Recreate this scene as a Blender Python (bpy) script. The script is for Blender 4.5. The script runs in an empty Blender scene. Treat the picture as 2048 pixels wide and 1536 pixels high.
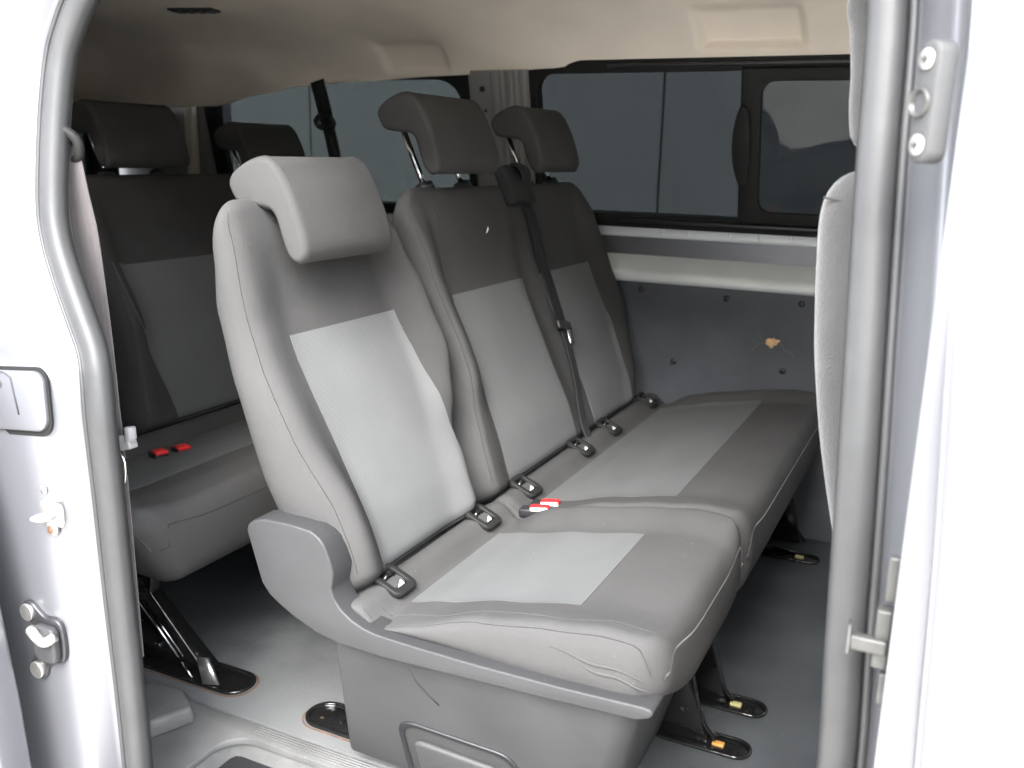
import bpy, math, random
from mathutils import Vector, Matrix
random.seed(4)
sc = bpy.context.scene
C = bpy.data.collections.new('place'); sc.collection.children.link(C)

# ------------------------------------------------------------------ camera
cam_d = bpy.data.cameras.new('camera'); cam = bpy.data.objects.new('camera', cam_d); C.objects.link(cam)
cx = Vector((0.90022893, 0.43483241, 0.02255335))        # image right
cy = -Vector((0.12366755, -0.20567667, -0.97077466))     # image up
cz = -Vector((-0.41748559, 0.87670855, -0.23893075))     # backwards
cam.matrix_world = Matrix(((cx.x, cy.x, cz.x, 0.69945803), (cx.y, cy.y, cz.y, -0.77356915),
                           (cx.z, cy.z, cz.z, 0.61850196), (0, 0, 0, 1)))
cam_d.sensor_width = 36; cam_d.lens = 36*1867/2048; cam_d.clip_start = 0.02; cam_d.clip_end = 400
cam_d.dof.use_dof = True; cam_d.dof.focus_distance = 1.38; cam_d.dof.aperture_fstop = 6.0
sc.camera = cam
# ------------------------------------------------------------------ light
w = bpy.data.worlds.new('World'); sc.world = w; w.use_nodes = True
nt = w.node_tree; bg = nt.nodes['Background']
sky = nt.nodes.new('ShaderNodeTexSky'); sky.sky_type = 'NISHITA'; sky.sun_disc = False
SUN_EL, SUN_AZ = 42, 169
sky.sun_elevation = math.radians(SUN_EL); sky.sun_rotation = math.radians(SUN_AZ)
sky.air_density = 1.0; sky.dust_density = 1.0; sky.ozone_density = 1.0
hs = nt.nodes.new('ShaderNodeHueSaturation'); hs.inputs['Saturation'].default_value = 0.22
nt.links.new(sky.outputs[0], hs.inputs['Color']); nt.links.new(hs.outputs[0], bg.inputs[0])
bg.inputs[1].default_value = 0.15
sd = bpy.data.lights.new('sun', 'SUN'); sun = bpy.data.objects.new('sun', sd); C.objects.link(sun)
sd.energy = 0.6; sd.angle = math.radians(40); sd.color = (1, .97, .93)
a, e = math.radians(SUN_AZ), math.radians(SUN_EL)
sdir = Vector((math.sin(a)*math.cos(e), math.cos(a)*math.cos(e), math.sin(e)))
sun.rotation_euler = sdir.to_track_quat('Z', 'Y').to_euler()
vs = sc.view_settings; vs.view_transform = 'Standard'; vs.look = 'None'; vs.gamma = 1; vs.use_curve_mapping = False
vs.exposure = 4.3
sc.cycles.max_bounces = 10; sc.cycles.diffuse_bounces = 6; sc.cycles.transparent_max_bounces = 12

# ------------------------------------------------------------------ materials
def mat(name, col, rough=.6, metal=0., spec=.5, bump=(), sheen=0., coat=0., var=0., varscale=8., grid=None, speck=None):
    m = bpy.data.materials.new(name); m.use_nodes = True
    n = m.node_tree.nodes; L = m.node_tree.links; b = n['Principled BSDF']
    b.inputs['Base Color'].default_value = (*col, 1); b.inputs['Roughness'].default_value = rough
    b.inputs['Metallic'].default_value = metal; b.inputs['Specular IOR Level'].default_value = spec
    b.inputs['Sheen Weight'].default_value = sheen; b.inputs['Sheen Roughness'].default_value = .5
    b.inputs['Coat Weight'].default_value = coat; b.inputs['Coat Roughness'].default_value = .15
    tc = n.new('ShaderNodeTexCoord'); co = tc.outputs['Object']
    colsock = None
    if var:
        t = n.new('ShaderNodeTexNoise'); t.inputs['Scale'].default_value = varscale; t.inputs['Detail'].default_value = 5
        L.new(co, t.inputs['Vector'])
        r = n.new('ShaderNodeMapRange'); r.inputs['From Min'].default_value = .3; r.inputs['From Max'].default_value = .7
        r.inputs['To Min'].default_value = 1-var; r.inputs['To Max'].default_value = 1+var
        L.new(t.outputs['Fac'], r.inputs['Value'])
        mx = n.new('ShaderNodeVectorMath'); mx.operation = 'SCALE'; mx.inputs[0].default_value = col
        L.new(r.outputs[0], mx.inputs['Scale']); colsock = mx.outputs[0]
    if grid:            # knitted dots: (pitch, light factor) on object axes y and (x,z) diagonal
        pitch, gain, ux, uz = grid
        sx = n.new('ShaderNodeSeparateXYZ'); L.new(co, sx.inputs[0])
        def mth(op, a, bb=None):
            q = n.new('ShaderNodeMath'); q.operation = op
            if hasattr(a, 'node'): L.new(a, q.inputs[0])
            else: q.inputs[0].default_value = a
            if bb is not None:
                if hasattr(bb, 'node'): L.new(bb, q.inputs[1])
                else: q.inputs[1].default_value = bb
            return q.outputs[0]
        hcoord = mth('ADD', mth('MULTIPLY', sx.outputs[0], ux), mth('MULTIPLY', sx.outputs[2], uz))
        k = 2*math.pi/pitch
        s1 = mth('SINE', mth('MULTIPLY', sx.outputs[1], k)); s2 = mth('SINE', mth('MULTIPLY', hcoord, k))
        p = mth('MULTIPLY', mth('ADD', mth('ADD', s1, s2), 2.0), .25)
        p = mth('POWER', p, 2.0)
        f = mth('ADD', mth('MULTIPLY', p, gain), 1-gain*.35)
        g = n.new('ShaderNodeVectorMath'); g.operation = 'SCALE'
        if colsock: L.new(colsock, g.inputs[0])
        else: g.inputs[0].default_value = col
        L.new(f, g.inputs['Scale']); colsock = g.outputs[0]
    if speck:           # sparse lint / dust specks: (scale, threshold, colour)
        sca, th, sc_ = speck
        t = n.new('ShaderNodeTexNoise'); t.inputs['Scale'].default_value = sca; t.inputs['Detail'].default_value = 2
        L.new(co, t.inputs['Vector'])
        r = n.new('ShaderNodeMapRange'); r.inputs['From Min'].default_value = th; r.inputs['From Max'].default_value = th+.04
        L.new(t.outputs['Fac'], r.inputs['Value'])
        mm = n.new('ShaderNodeMix'); mm.data_type = 'RGBA'
        L.new(r.outputs[0], mm.inputs['Factor'])
        if colsock: L.new(colsock, mm.inputs[6])
        else: mm.inputs[6].default_value = (*col, 1)
        mm.inputs[7].default_value = (*sc_, 1); colsock = mm.outputs[2]
    if colsock: L.new(colsock, b.inputs['Base Color'])
    prev = None
    for (sca, st, dist) in bump:
        t = n.new('ShaderNodeTexNoise'); t.inputs['Scale'].default_value = sca; t.inputs['Detail'].default_value = 4
        L.new(co, t.inputs['Vector'])
        bp = n.new('ShaderNodeBump'); bp.inputs['Strength'].default_value = st; bp.inputs['Distance'].default_value = dist
        L.new(t.outputs['Fac'], bp.inputs['Height'])
        if prev: L.new(prev, bp.inputs['Normal'])
        prev = bp.outputs[0]
    if prev: L.new(prev, b.inputs['Normal'])
    return m

M = {}
M['fabric'] = mat('dark_fabric', (.054, .0532, .0525), .95, spec=.08, sheen=.0, bump=((14, .16, .012), (45, .06, .006), (700, .3, .002)), var=.08, varscale=6, speck=(160, .76, (.11, .105, .10)))
M['fabric_seam'] = mat('seam_thread', (.022, .022, .022), .9, spec=.2, sheen=.2)
M['insert_back'] = mat('grey_knit_back', (.12, .1225, .1225), .9, spec=.15, sheen=.0, var=.06, grid=(.0031, .55, -.4226, .9063), bump=((6, .06, .015),))
M['insert_seat'] = mat('grey_knit_seat', (.088, .090, .090), .9, spec=.15, sheen=.0, var=.06, grid=(.0031, .55, 1., .0), bump=((6, .06, .015),), speck=(60, .76, (.2, .16, .13)))
M['fabric_light'] = mat('grey_canvas', (.046, .0455, .045), .95, spec=.2, sheen=.3, var=.08, varscale=12, bump=((500, .5, .003), (12, .3, .02)))
M['plastic'] = mat('grained_grey_plastic', (.029, .0293, .0305), .45, spec=.3, var=.06, bump=((900, .35, .0015),), speck=(220, .75, (.12, .12, .12)))
M['skirt'] = mat('brightened_grey_plastic', (.046, .0465, .047), .55, spec=.3, var=.12, varscale=9, bump=((900, .35, .0015),), speck=(220, .75, (.12, .12, .12)))  # lighter copy of the grained plastic, lifted where little light reaches the pedestal
M['plastic_dk'] = mat('black_plastic', (.018, .018, .02), .38, spec=.5, bump=((600, .2, .001),))
M['gloss_black'] = mat('black_enamel', (.008, .008, .008), .16, spec=.6, bump=((30, .25, .01),), speck=(70, .70, (.06, .045, .03)))
M['rust'] = mat('rusty_edge', (.10, .05, .025), .7, var=.4, varscale=60)
M['orange'] = mat('orange_clip', (.45, .22, .05), .5)
M['yellowish'] = mat('pale_clip', (.40, .36, .16), .5)
M['chrome'] = mat('bright_steel', (.75, .75, .75), .16, metal=1)
M['steel'] = mat('zinc_steel', (.55, .54, .52), .35, metal=.9, var=.15, varscale=40)
M['dull_steel'] = mat('dull_steel', (.055, .055, .052), .45, metal=.3, var=.2, varscale=60)
M['grey_plastic'] = mat('light_grey_plastic', (.075, .076, .08), .5, bump=((700, .3, .001),))
M['red'] = mat('red_button', (.62, .018, .02), .4)
M['white'] = mat('white_mark', (.8, .8, .8), .5)
M['liner'] = mat('headliner_felt', (.78, .71, .615), .95, spec=.1, var=.05, varscale=5, bump=((400, .3, .002),))
M['liner_grey'] = mat('grey_trim', (.20, .20, .19), .8, spec=.2)
M['cream'] = mat('cream_trim', (.5, .46, .40), .7, spec=.3)
M['paint'] = mat('silver_paint', (.165, .168, .182), .36, metal=.6, coat=.25, bump=((3, .03, .02),))
M['paint_in'] = mat('inner_silver_paint', (.76, .79, .79), .4, metal=.1, coat=.4, var=.05)
M['paint_pillar'] = mat('bare_pillar_paint', (.26, .262, .26), .42, metal=.2, var=.08)
M['rubber'] = mat('door_rubber', (.032, .0325, .033), .5, spec=.4, bump=((60, .1, .003),), var=.08, varscale=25)
M['rubber_dk'] = mat('black_rubber', (.016, .016, .017), .5)
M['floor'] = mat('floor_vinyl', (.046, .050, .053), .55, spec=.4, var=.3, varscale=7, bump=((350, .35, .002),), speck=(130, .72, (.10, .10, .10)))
def paint_door_light(m, base, bright, cen, rad):
    """door light painted into the mat colour, brightest inside the doorway, broken up by noise"""
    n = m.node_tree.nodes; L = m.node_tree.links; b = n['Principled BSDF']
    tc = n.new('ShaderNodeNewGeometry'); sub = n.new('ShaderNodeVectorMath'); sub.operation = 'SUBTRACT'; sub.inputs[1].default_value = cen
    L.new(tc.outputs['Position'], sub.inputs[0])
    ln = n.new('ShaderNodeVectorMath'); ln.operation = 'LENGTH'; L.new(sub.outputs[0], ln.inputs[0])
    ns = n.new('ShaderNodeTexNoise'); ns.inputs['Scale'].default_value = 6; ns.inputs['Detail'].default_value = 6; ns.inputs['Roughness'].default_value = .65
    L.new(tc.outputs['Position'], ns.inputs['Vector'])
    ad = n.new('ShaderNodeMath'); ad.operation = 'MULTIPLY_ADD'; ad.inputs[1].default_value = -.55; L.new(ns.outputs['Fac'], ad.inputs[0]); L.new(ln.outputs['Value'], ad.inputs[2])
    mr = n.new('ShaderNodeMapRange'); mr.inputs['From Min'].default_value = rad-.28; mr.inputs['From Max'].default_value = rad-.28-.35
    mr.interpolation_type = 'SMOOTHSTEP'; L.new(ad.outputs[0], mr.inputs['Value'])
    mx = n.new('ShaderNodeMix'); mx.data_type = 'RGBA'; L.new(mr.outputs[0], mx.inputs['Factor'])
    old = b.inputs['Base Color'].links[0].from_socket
    L.new(old, mx.inputs[6]); mx.inputs[7].default_value = (*bright, 1); L.new(mx.outputs[2], b.inputs['Base Color'])
paint_door_light(M['floor'], None, (.125, .128, .128), (-.22, .34, -.325), .46)  # lighter patch on the mat stands in for daylight through the doorway
M['step'] = mat('step_plastic', (.10, .10, .098), .5, spec=.4, var=.25, varscale=10, bump=((300, .3, .002),), speck=(170, .70, (.16, .15, .14)))
M['board'] = mat('blue_black_board', (.070, .074, .083), .45, spec=.45, var=.15, varscale=9, bump=((250, .25, .002),), speck=(90, .745, (.10, .10, .10)))
M['wood'] = mat('bare_fibre', (.62, .40, .21), .85, var=.25, varscale=120)
M['scratch'] = mat('pale_scratch', (.15, .14, .13), .8)
M['frame'] = mat('window_frame', (.012, .0125, .012), .6, spec=.2)
M['web_tan'] = mat('worn_webbing', (.058, .051, .051), .75, spec=.3, sheen=.3, bump=((900, .4, .001),), var=.1, varscale=20)
M['web_blk'] = mat('black_webbing', (.016, .0165, .0175), .7, spec=.3, sheen=.0, bump=((900, .4, .001),))
M['tongue'] = mat('grey_tongue_cover', (.20, .20, .20), .5)
M['concrete'] = mat('concrete', (.66, .62, .56), .9, var=.15, varscale=2)
M['clad'] = mat('anthracite_cladding', (.105, .11, .112), .5, spec=.4, var=.05, varscale=1.5)
M['pale_clad'] = mat('grey_render', (.16, .16, .155), .85, var=.08, varscale=1.2)
M['clad_gap'] = mat('cladding_joint', (.03, .03, .03), .8)

def glass(name, tint, gl=.05, rough=.02):
    m = bpy.data.materials.new(name); m.use_nodes = True; n = m.node_tree.nodes; L = m.node_tree.links
    n.remove(n['Principled BSDF']); out = n['Material Output']
    t = n.new('ShaderNodeBsdfTransparent'); t.inputs[0].default_value = (*tint, 1)
    g = n.new('ShaderNodeBsdfGlossy'); g.inputs['Roughness'].default_value = rough
    mx = n.new('ShaderNodeMixShader'); fr = n.new('ShaderNodeFresnel'); fr.inputs[0].default_value = 1.22
    L.new(fr.outputs[0], mx.inputs[0])
    L.new(t.outputs[0], mx.inputs[1]); L.new(g.outputs[0], mx.inputs[2]); L.new(mx.outputs[0], out.inputs[0])
    return m
M['glass'] = glass('privacy_glass', (.20, .212, .215))
M['glass_t'] = glass('tailgate_glass', (.10, .105, .11))
M['glass_q'] = glass('quarter_privacy_glass', (.235, .25, .25))
M['glass_dk'] = glass('double_privacy_glass', (.62, .63, .64))

# ------------------------------------------------------------------ builders
def thing(name, label, cat, loc, group=None):
    o = bpy.data.objects.new(name, None); C.objects.link(o); o.location = loc; o.empty_display_size = .1
    o['label'] = label; o['category'] = cat
    if group: o['group'] = group
    return o
def base(o):
    p = Vector((0, 0, 0))
    while o is not None: p += Vector(o.location); o = o.parent
    return p
def ob(name, V, F, m, parent=None, smooth=True, bevel=0, seg=3, ang=35, label=None):
    off = base(parent) if parent else Vector((0, 0, 0))
    me = bpy.data.meshes.new(name); me.from_pydata([tuple(Vector(v)-off) for v in V], [], F)
    me.validate()
    bm_fix(me)
    o = bpy.data.objects.new(name, me); C.objects.link(o)
    if isinstance(m, (list, tuple)):
        for q in m: me.materials.append(q)
    else: me.materials.append(m)
    if smooth:
        for p in me.polygons: p.use_smooth = True
    if bevel:
        b = o.modifiers.new('bevel', 'BEVEL'); b.width = bevel; b.segments = seg; b.limit_method = 'ANGLE'; b.angle_limit = math.radians(ang)
        b.harden_normals = False
    if bevel or not smooth:
        pass
    if parent: o.parent = parent
    if label: o['label'] = label
    return o
import bmesh
def bm_fix(me):
    bm = bmesh.new(); bm.from_mesh(me); bmesh.ops.remove_doubles(bm, verts=bm.verts, dist=1e-6)
    bmesh.ops.recalc_face_normals(bm, faces=bm.faces); bm.to_mesh(me); bm.free()
class G:
    """collects shapes of ONE mesh"""
    def __init__(s): s.V = []; s.F = []
    def add(s, V, F):
        k = len(s.V); s.V += [Vector(v) for v in V]; s.F += [tuple(i+k for i in f) for f in F]; return s
    def box(s, c, d, rot=None):
        c = Vector(c); V = []
        for sx in (-.5, .5):
            for sy in (-.5, .5):
                for sz in (-.5, .5):
                    v = Vector((sx*d[0], sy*d[1], sz*d[2]))
                    if rot: v = rot @ v
                    V.append(c+v)
        return s.add(V, [(0, 1, 3, 2), (4, 6, 7, 5), (0, 4, 5, 1), (2, 3, 7, 6), (0, 2, 6, 4), (1, 5, 7, 3)])
    def tube(s, pts, r, n=10, closed=False, cap=True, flat=None):
        pts = [Vector(p) for p in pts]; m = len(pts); R = r if isinstance(r, (list, tuple)) else [r]*m
        T = []
        for i in range(m):
            if closed: t = pts[(i+1) % m]-pts[i-1]
            else: t = pts[min(i+1, m-1)]-pts[max(i-1, 0)]
            T.append(t.normalized())
        u = T[0].orthogonal().normalized()
        if flat is not None: u = (Vector(flat)-Vector(flat).dot(T[0])*T[0]).normalized()
        V = []
        for i in range(m):
            u = (u-u.dot(T[i])*T[i]).normalized(); v = T[i].cross(u)
            for j in range(n):
                a = 2*math.pi*j/n; V.append(pts[i]+R[i]*(math.cos(a)*u+math.sin(a)*v))
        F = []
        for i in range(m if closed else m-1):
            k = (i+1) % m
            for j in range(n): F.append((i*n+j, i*n+(j+1) % n, k*n+(j+1) % n, k*n+j))
        if cap and not closed: F += [tuple(range(n)), tuple((m-1)*n+j for j in range(n))]
        return s.add(V, F)
    def prism(s, outline, depth, fr):
        """outline [(a,b)], fr = (origin, A, B, N): origin + a*A + b*B, extruded by depth along N"""
        o, A, B, N = [Vector(q) for q in fr]; n = len(outline)
        V = [o+a*A+b*B for a, b in outline]+[o+a*A+b*B+depth*N for a, b in outline]
        F = [tuple(range(n)), tuple(range(2*n-1, n-1, -1))]+[(i, (i+1) % n, n+(i+1) % n, n+i) for i in range(n)]
        return s.add(V, F)
    def ring(s, out, inn, depth, fr):
        o, A, B, N = [Vector(q) for q in fr]; n = len(out)
        P = lambda L, d: [o+a*A+b*B+d*N for a, b in L]
        V = P(out, 0)+P(inn, 0)+P(out, depth)+P(inn, depth); F = []
        for i in range(n):
            j = (i+1) % n
            F += [(i, j, n+j, n+i), (2*n+i, 3*n+i, 3*n+j, 2*n+j), (i, 2*n+i, 2*n+j, j), (n+i, n+j, 3*n+j, 3*n+i)]
        return s.add(V, F)
    def loft(s, rings, cap=True, closed=True):
        n = len(rings[0]); V = [v for r in rings for v in r]; F = []
        for i in range(len(rings)-1):
            for j in range(n if closed else n-1): F.append((i*n+j, i*n+(j+1) % n, (i+1)*n+(j+1) % n, (i+1)*n+j))
        if cap: F += [tuple(range(n)), tuple((len(rings)-1)*n+j for j in range(n))]
        return s.add(V, F)
    def grid(s, rows):
        return s.loft(rows, cap=False, closed=False)
    def out(s, name, m, parent=None, **k): return ob(name, s.V, s.F, m, parent, **k)
def rrect(a0, a1, b0, b1, r, n=6):
    P = []
    for (x, y, t) in ((a1-r, b1-r, 0), (a0+r, b1-r, 90), (a0+r, b0+r, 180), (a1-r, b0+r, 270)):
        for i in range(n+1):
            q = math.radians(t+90*i/n); P.append((x+r*math.cos(q), y+r*math.sin(q)))
    return P
def rect_like(a0, a1, b0, b1, r, ia, n=6):
    """square outline with the same point count as rrect"""
    P = []
    for (x, y, t) in ((a1, b1, 0), (a0, b1, 90), (a0, b0, 180), (a1, b0, 270)):
        for i in range(n+1): P.append((x, y))
    return P
def lerp(T, x):
    if x <= T[0][0]: return T[0][1]
    for (a, b), (c, d) in zip(T, T[1:]):
        if x <= c:
            f = (x-a)/(c-a); f = f*f*(3-2*f)*.5+f*.5
            return b+(d-b)*f
    return T[-1][1]
def sm(a, b, x):
    f = min(1, max(0, (x-a)/(b-a))); return f*f*(3-2*f)
def smooth_path(P, n=8, closed=False):
    """Catmull-Rom"""
    P = [Vector(p) for p in P]; m = len(P); R = []
    for i in range(m if closed else m-1):
        g = (lambda k: P[k % m]) if closed else (lambda k: P[min(max(k, 0), m-1)])
        a, b, c, d = g(i-1), g(i), g(i+1), g(i+2)
        for j in range(n):
            t = j/n; R.append(.5*((2*b)+(c-a)*t+(2*a-5*b+4*c-d)*t*t+(3*b-a-3*c+d)*t**3))
    if not closed: R.append(P[-1])
    return R

# ------------------------------------------------------------------ seat geometry
S25, C25 = math.sin(math.radians(25)), math.cos(math.radians(25))
def bmap(x0): return lambda h, y, w: Vector((x0-S25*h+C25*w, y, C25*h+S25*w))
def cmap(x0): return lambda x, y, z: Vector((x0+x, y, z))
class Pillow:
    def __init__(s, h0, h1, y0, y1, F, B, mp, r=.022, rh0=.02, rh1=.03, Rc=.05, Rc0=.02, pw=2.4):
        s.__dict__.update(h0=h0, h1=h1, y0f=y0, y1f=y1, F=F, B=B, mp=mp, r=r, rh0=rh0, rh1=rh1, Rc=Rc, Rc0=Rc0, pw=pw)
    def lim(s, h):
        y0, y1 = s.y0f(h), s.y1f(h); i = 0
        if h > s.h1-s.Rc: q = (h-(s.h1-s.Rc))/s.Rc; i = s.Rc*(1-math.sqrt(max(0, 1-q*q)))
        if h < s.h0+s.Rc0: q = ((s.h0+s.Rc0)-h)/s.Rc0; i = max(i, s.Rc0*(1-math.sqrt(max(0, 1-q*q))))
        return y0+i, y1-i
    def e1(s, d, r):
        if d >= r: return 1.
        return max(0, 1-(1-max(d, 0)/r)**s.pw)**(1/s.pw)
    def eh(s, h): return s.e1(h-s.h0, s.rh0)*s.e1(s.h1-h, s.rh1)
    def pt(s, h, y, side=1, off=0):
        y0, y1 = s.lim(h); e = s.e1(min(y-y0, y1-y), s.r)*s.eh(h)
        f, b = s.F(h, y, y0, y1), s.B(h, y); wm = (f+b)/2
        wv = wm+((f if side > 0 else b)-wm)*e
        return s.mp(h, y, wv+off)
    def mesh(s, nh=46, ny=44):
        H = []
        for i in range(9): H.append(s.h0+s.rh0*(1-math.cos(math.pi/2*i/9)))
        for i in range(nh): H.append(s.h0+s.rh0+(s.h1-s.h0-s.rh0-s.rh1)*i/(nh-1))
        for i in range(1, 11): H.append(s.h1-s.rh1*(1-math.sin(math.pi/2*i/10)))
        rings = []
        for h in H:
            y0, y1 = s.lim(h); Y = []
            for i in range(9): Y.append(y0+s.r*(1-math.cos(math.pi/2*i/9)))
            for i in range(ny): Y.append(y0+s.r+(y1-y0-2*s.r)*i/(ny-1))
            for i in range(1, 10): Y.append(y1-s.r*(1-math.sin(math.pi/2*i/9)))
            rings.append([s.pt(h, y) for y in Y]+[s.pt(h, y, -1) for y in reversed(Y[1:-1])])
        g = G(); g.loft(rings); return g
    def patch(s, h0, h1, yl, yr, off=.0008, nh=40, ny=26):
        rows = []
        for i in range(nh+1):
            h = h0+(h1-h0)*i/nh; a, b = yl(h), yr(h)
            rows.append([s.pt(h, a+(b-a)*j/ny, 1, off) for j in range(ny+1)])
        # turn the border inwards so the patch is a cap, not a paper sheet
        g = G(); g.grid(rows); n = ny+1; m = nh+1
        k = len(g.V)
        ring = [j for j in range(n)]+[i*n+ny for i in range(1, m)]+[(m-1)*n+j for j in range(ny-1, -1, -1)]+[i*n for i in range(m-2, 0, -1)]
        low = []
        for q in ring:
            i, j = divmod(q, n); h = h0+(h1-h0)*i/nh; a, b = yl(h), yr(h)
            low.append((s.pt(h, a+(b-a)*j/ny, 1, off-.00006), s.pt(h, a+(b-a)*j/ny, 1, -.003)))
        m_ = len(ring); g.V += [q[0] for q in low]+[q[1] for q in low]
        for i in range(m_):
            j = (i+1) % m_; g.F.append((k+i, k+j, k+m_+j, k+m_+i))
        return g
    def seam(s, P, r=.0009, off=-.0003, side=1):
        g = G(); g.tube([s.pt(h, y, side, off) for h, y in P], r, 6); return g
K = lambda v: (lambda h: v)

BACKB = [(0, -.085), (.2, -.085), (.35, -.066), (.45, -.048), (.53, -.018), (.575, .008), (.61, .02)]
def single_back(x0):
    y0 = lambda h: lerp([(0, .212), (.1, .203), (.3, .197), (.45, .20), (.55, .207), (.61, .215)], h)
    y1 = lambda h: lerp([(0, .585), (.05, .592), (.15, .606), (.22, .632), (.3, .650), (.42, .641), (.5, .622), (.57, .606), (.61, .59)], h)
    def F(h, y, a, b):
        base_ = lerp([(0, 0), (.1, .008), (.2, .004), (.35, 0), (.42, .004), (.55, .034), (.61, .042)], h)
        Lb = lerp([(0, .02), (.08, .034), (.14, .036), (.25, .016), (.35, .012), (.45, .012), (.52, .006), (.56, .002)], h)
        Rb = lerp([(0, .016), (.1, .010), (.17, .008), (.24, .026), (.32, .042), (.42, .040), (.5, .022), (.56, .004)], h)
        return base_+Lb*(1-sm(.03, .10, y-a))+Rb*(1-sm(.02, .10, b-y))
    B = lambda h, y: lerp(BACKB, h)
    return Pillow(.012, .592, y0, y1, F, B, bmap(x0), r=.034, rh0=.026, rh1=.032, Rc=.04, Rc0=.03, pw=2.1)
def double_back(x0):
    y0 = lambda h: lerp([(0, .640), (.05, .638), (.2, .668), (.3, .676), (.43, .666), (.52, .66), (.61, .66)], h)
    y1 = lambda h: lerp([(0, 1.44), (.05, 1.46), (.1, 1.50), (.27, 1.56), (.43, 1.565), (.55, 1.535), (.61, 1.51)], h)
    def F(h, y, a, b):
        base_ = lerp([(0, 0), (.1, .008), (.2, .004), (.35, 0), (.42, .004), (.55, .034), (.61, .042)], h)
        Lb = lerp([(0, .012), (.1, .008), (.17, .012), (.24, .03), (.35, .034), (.45, .03), (.56, .004)], h)
        Rb = lerp([(0, .008), (.1, .010), (.2, .02), (.3, .03), (.42, .03), (.5, .02), (.56, .004)], h)
        mid = -.010*math.exp(-((y-1.115)/.035)**2)*sm(.0, .1, h)*(1-sm(.5, .58, h))
        return base_+Lb*(1-sm(.03, .085, y-a))+Rb*(1-sm(.03, .10, b-y))+mid
    B = lambda h, y: lerp(BACKB, h)
    return Pillow(.012, .596, y0, y1, F, B, bmap(x0), r=.022, rh0=.026, rh1=.035, Rc=.055, Rc0=.03)
def cushion(x0, ya, yb, lip=True):
    def F(x, y, a, b):
        t = lerp([(-.05, -.025), (-.024, -.004), (-.006, .014), (.014, .017), (.046, -.010), (.1, .002), (.2, .024), (.3, .042), (.37, .052), (.42, .050), (.45, .046)], x)
        t += .015*(1-sm(.0, .12, y-a))*sm(.05, .2, x)+.022*(1-sm(.01, .09, b-y))*sm(.04, .12, x)
        if yb-ya > .7 and yb-ya < 1.2:
            pass
        return t
    B = lambda x, y: lerp([(-.04, -.06), (.1, -.075), (.38, -.102), (.45, -.08)], x)+(.062*(1-sm(0, .2, y-ya)) if ya < .3 and yb < 1 else 0)
    def mp(x, y, z):
        return Vector((x0+x, y+(.6*max(0, .03-z)*(1-sm(0, .3, y-ya)) if yb-ya > 1 else 0), z))
    return Pillow(-.05, .447, K(ya), K(yb), F, B, mp, r=.026, rh0=.03, rh1=.032, Rc=.05, Rc0=.02, pw=2.8)

HRP = [(.000, .610), (.001, .627), (.014, .638), (.040, .642), (.066, .639), (.083, .630), (.093, .612), (.097, .582), (.096, .54), (.092, .507),
       (.085, .487), (.073, .478), (.061, .481), (.053, .496), (.054, .523), (.057, .549), (.053, .564), (.039, .574), (.018, .586), (.004, .596)]
def head_rest(x0, yc, half, up, parent, tall=1.0, posts=True, postx=.075, m='fabric'):
    mp = bmap(x0); P = smooth_path([(a, b, 0) for a, b in HRP], 3, True)
    cw, ch = .07, .57; rings = []; N = 10
    ts = [-1+.16*(1-math.cos(math.pi/2*i/N)) for i in range(N)]+[-.84+1.68*i/14 for i in range(15)]+[1-.16*(1-math.sin(math.pi/2*i/N)) for i in range(1, N+1)]
    for t in ts:
        d = (1-abs(t))*half; r = .012
        k = 1 if d >= r else (1-(1-d/r)**2.2)**(1/2.2)
        ins = .010*(1-k)
        ring = []
        for i, p in enumerate(P):
            a, b = P[i-1], P[(i+1) % len(P)]; tx, ty = b.x-a.x, b.y-a.y; l = math.hypot(tx, ty)
            nx, ny = -ty/l, tx/l             # inward for this winding (clockwise list)
            if (cw-p.x)*nx+(ch-p.y)*ny < 0 and False: nx, ny = -nx, -ny
            bulge = .006*(1-t*t)*sm(.07, .09, p.x)*(1-sm(.57, .61, p.y))
            ring.append(mp(p.y-ins*ny*HS+up, yc+t*half, p.x-ins*nx*HS+bulge))
        rings.append(ring)
    g = G(); g.loft(rings); o = g.out('head_rest', M[m], parent)
    for sgn in (-1, 1):
        g = G(); g.tube([mp(p.y+up, yc+sgn*(half-.0115), p.x) for p in P], .0011, 6, closed=True)
        g.out('piping', M['fabric_seam'], o)
    if posts:
        for sgn in (-1, 1):
            g = G(); g.tube([mp(.585, yc+sgn*postx, .012), mp(.612+up, yc+sgn*postx, .014)], .0062, 12)
            g.out('post', M['chrome'], o)
            g = G(); g.tube([mp(.596, yc+sgn*postx, .012), mp(.612, yc+sgn*postx, .0125)], [.02, .017], 16)
            g.out('post_collar', M['plastic_dk'], o)
    return o
# winding test for the headrest outline
_A = sum(HRP[i][0]*HRP[(i+1) % len(HRP)][1]-HRP[(i+1) % len(HRP)][0]*HRP[i][1] for i in range(len(HRP)))
HS = -1 if _A > 0 else 1

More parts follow.
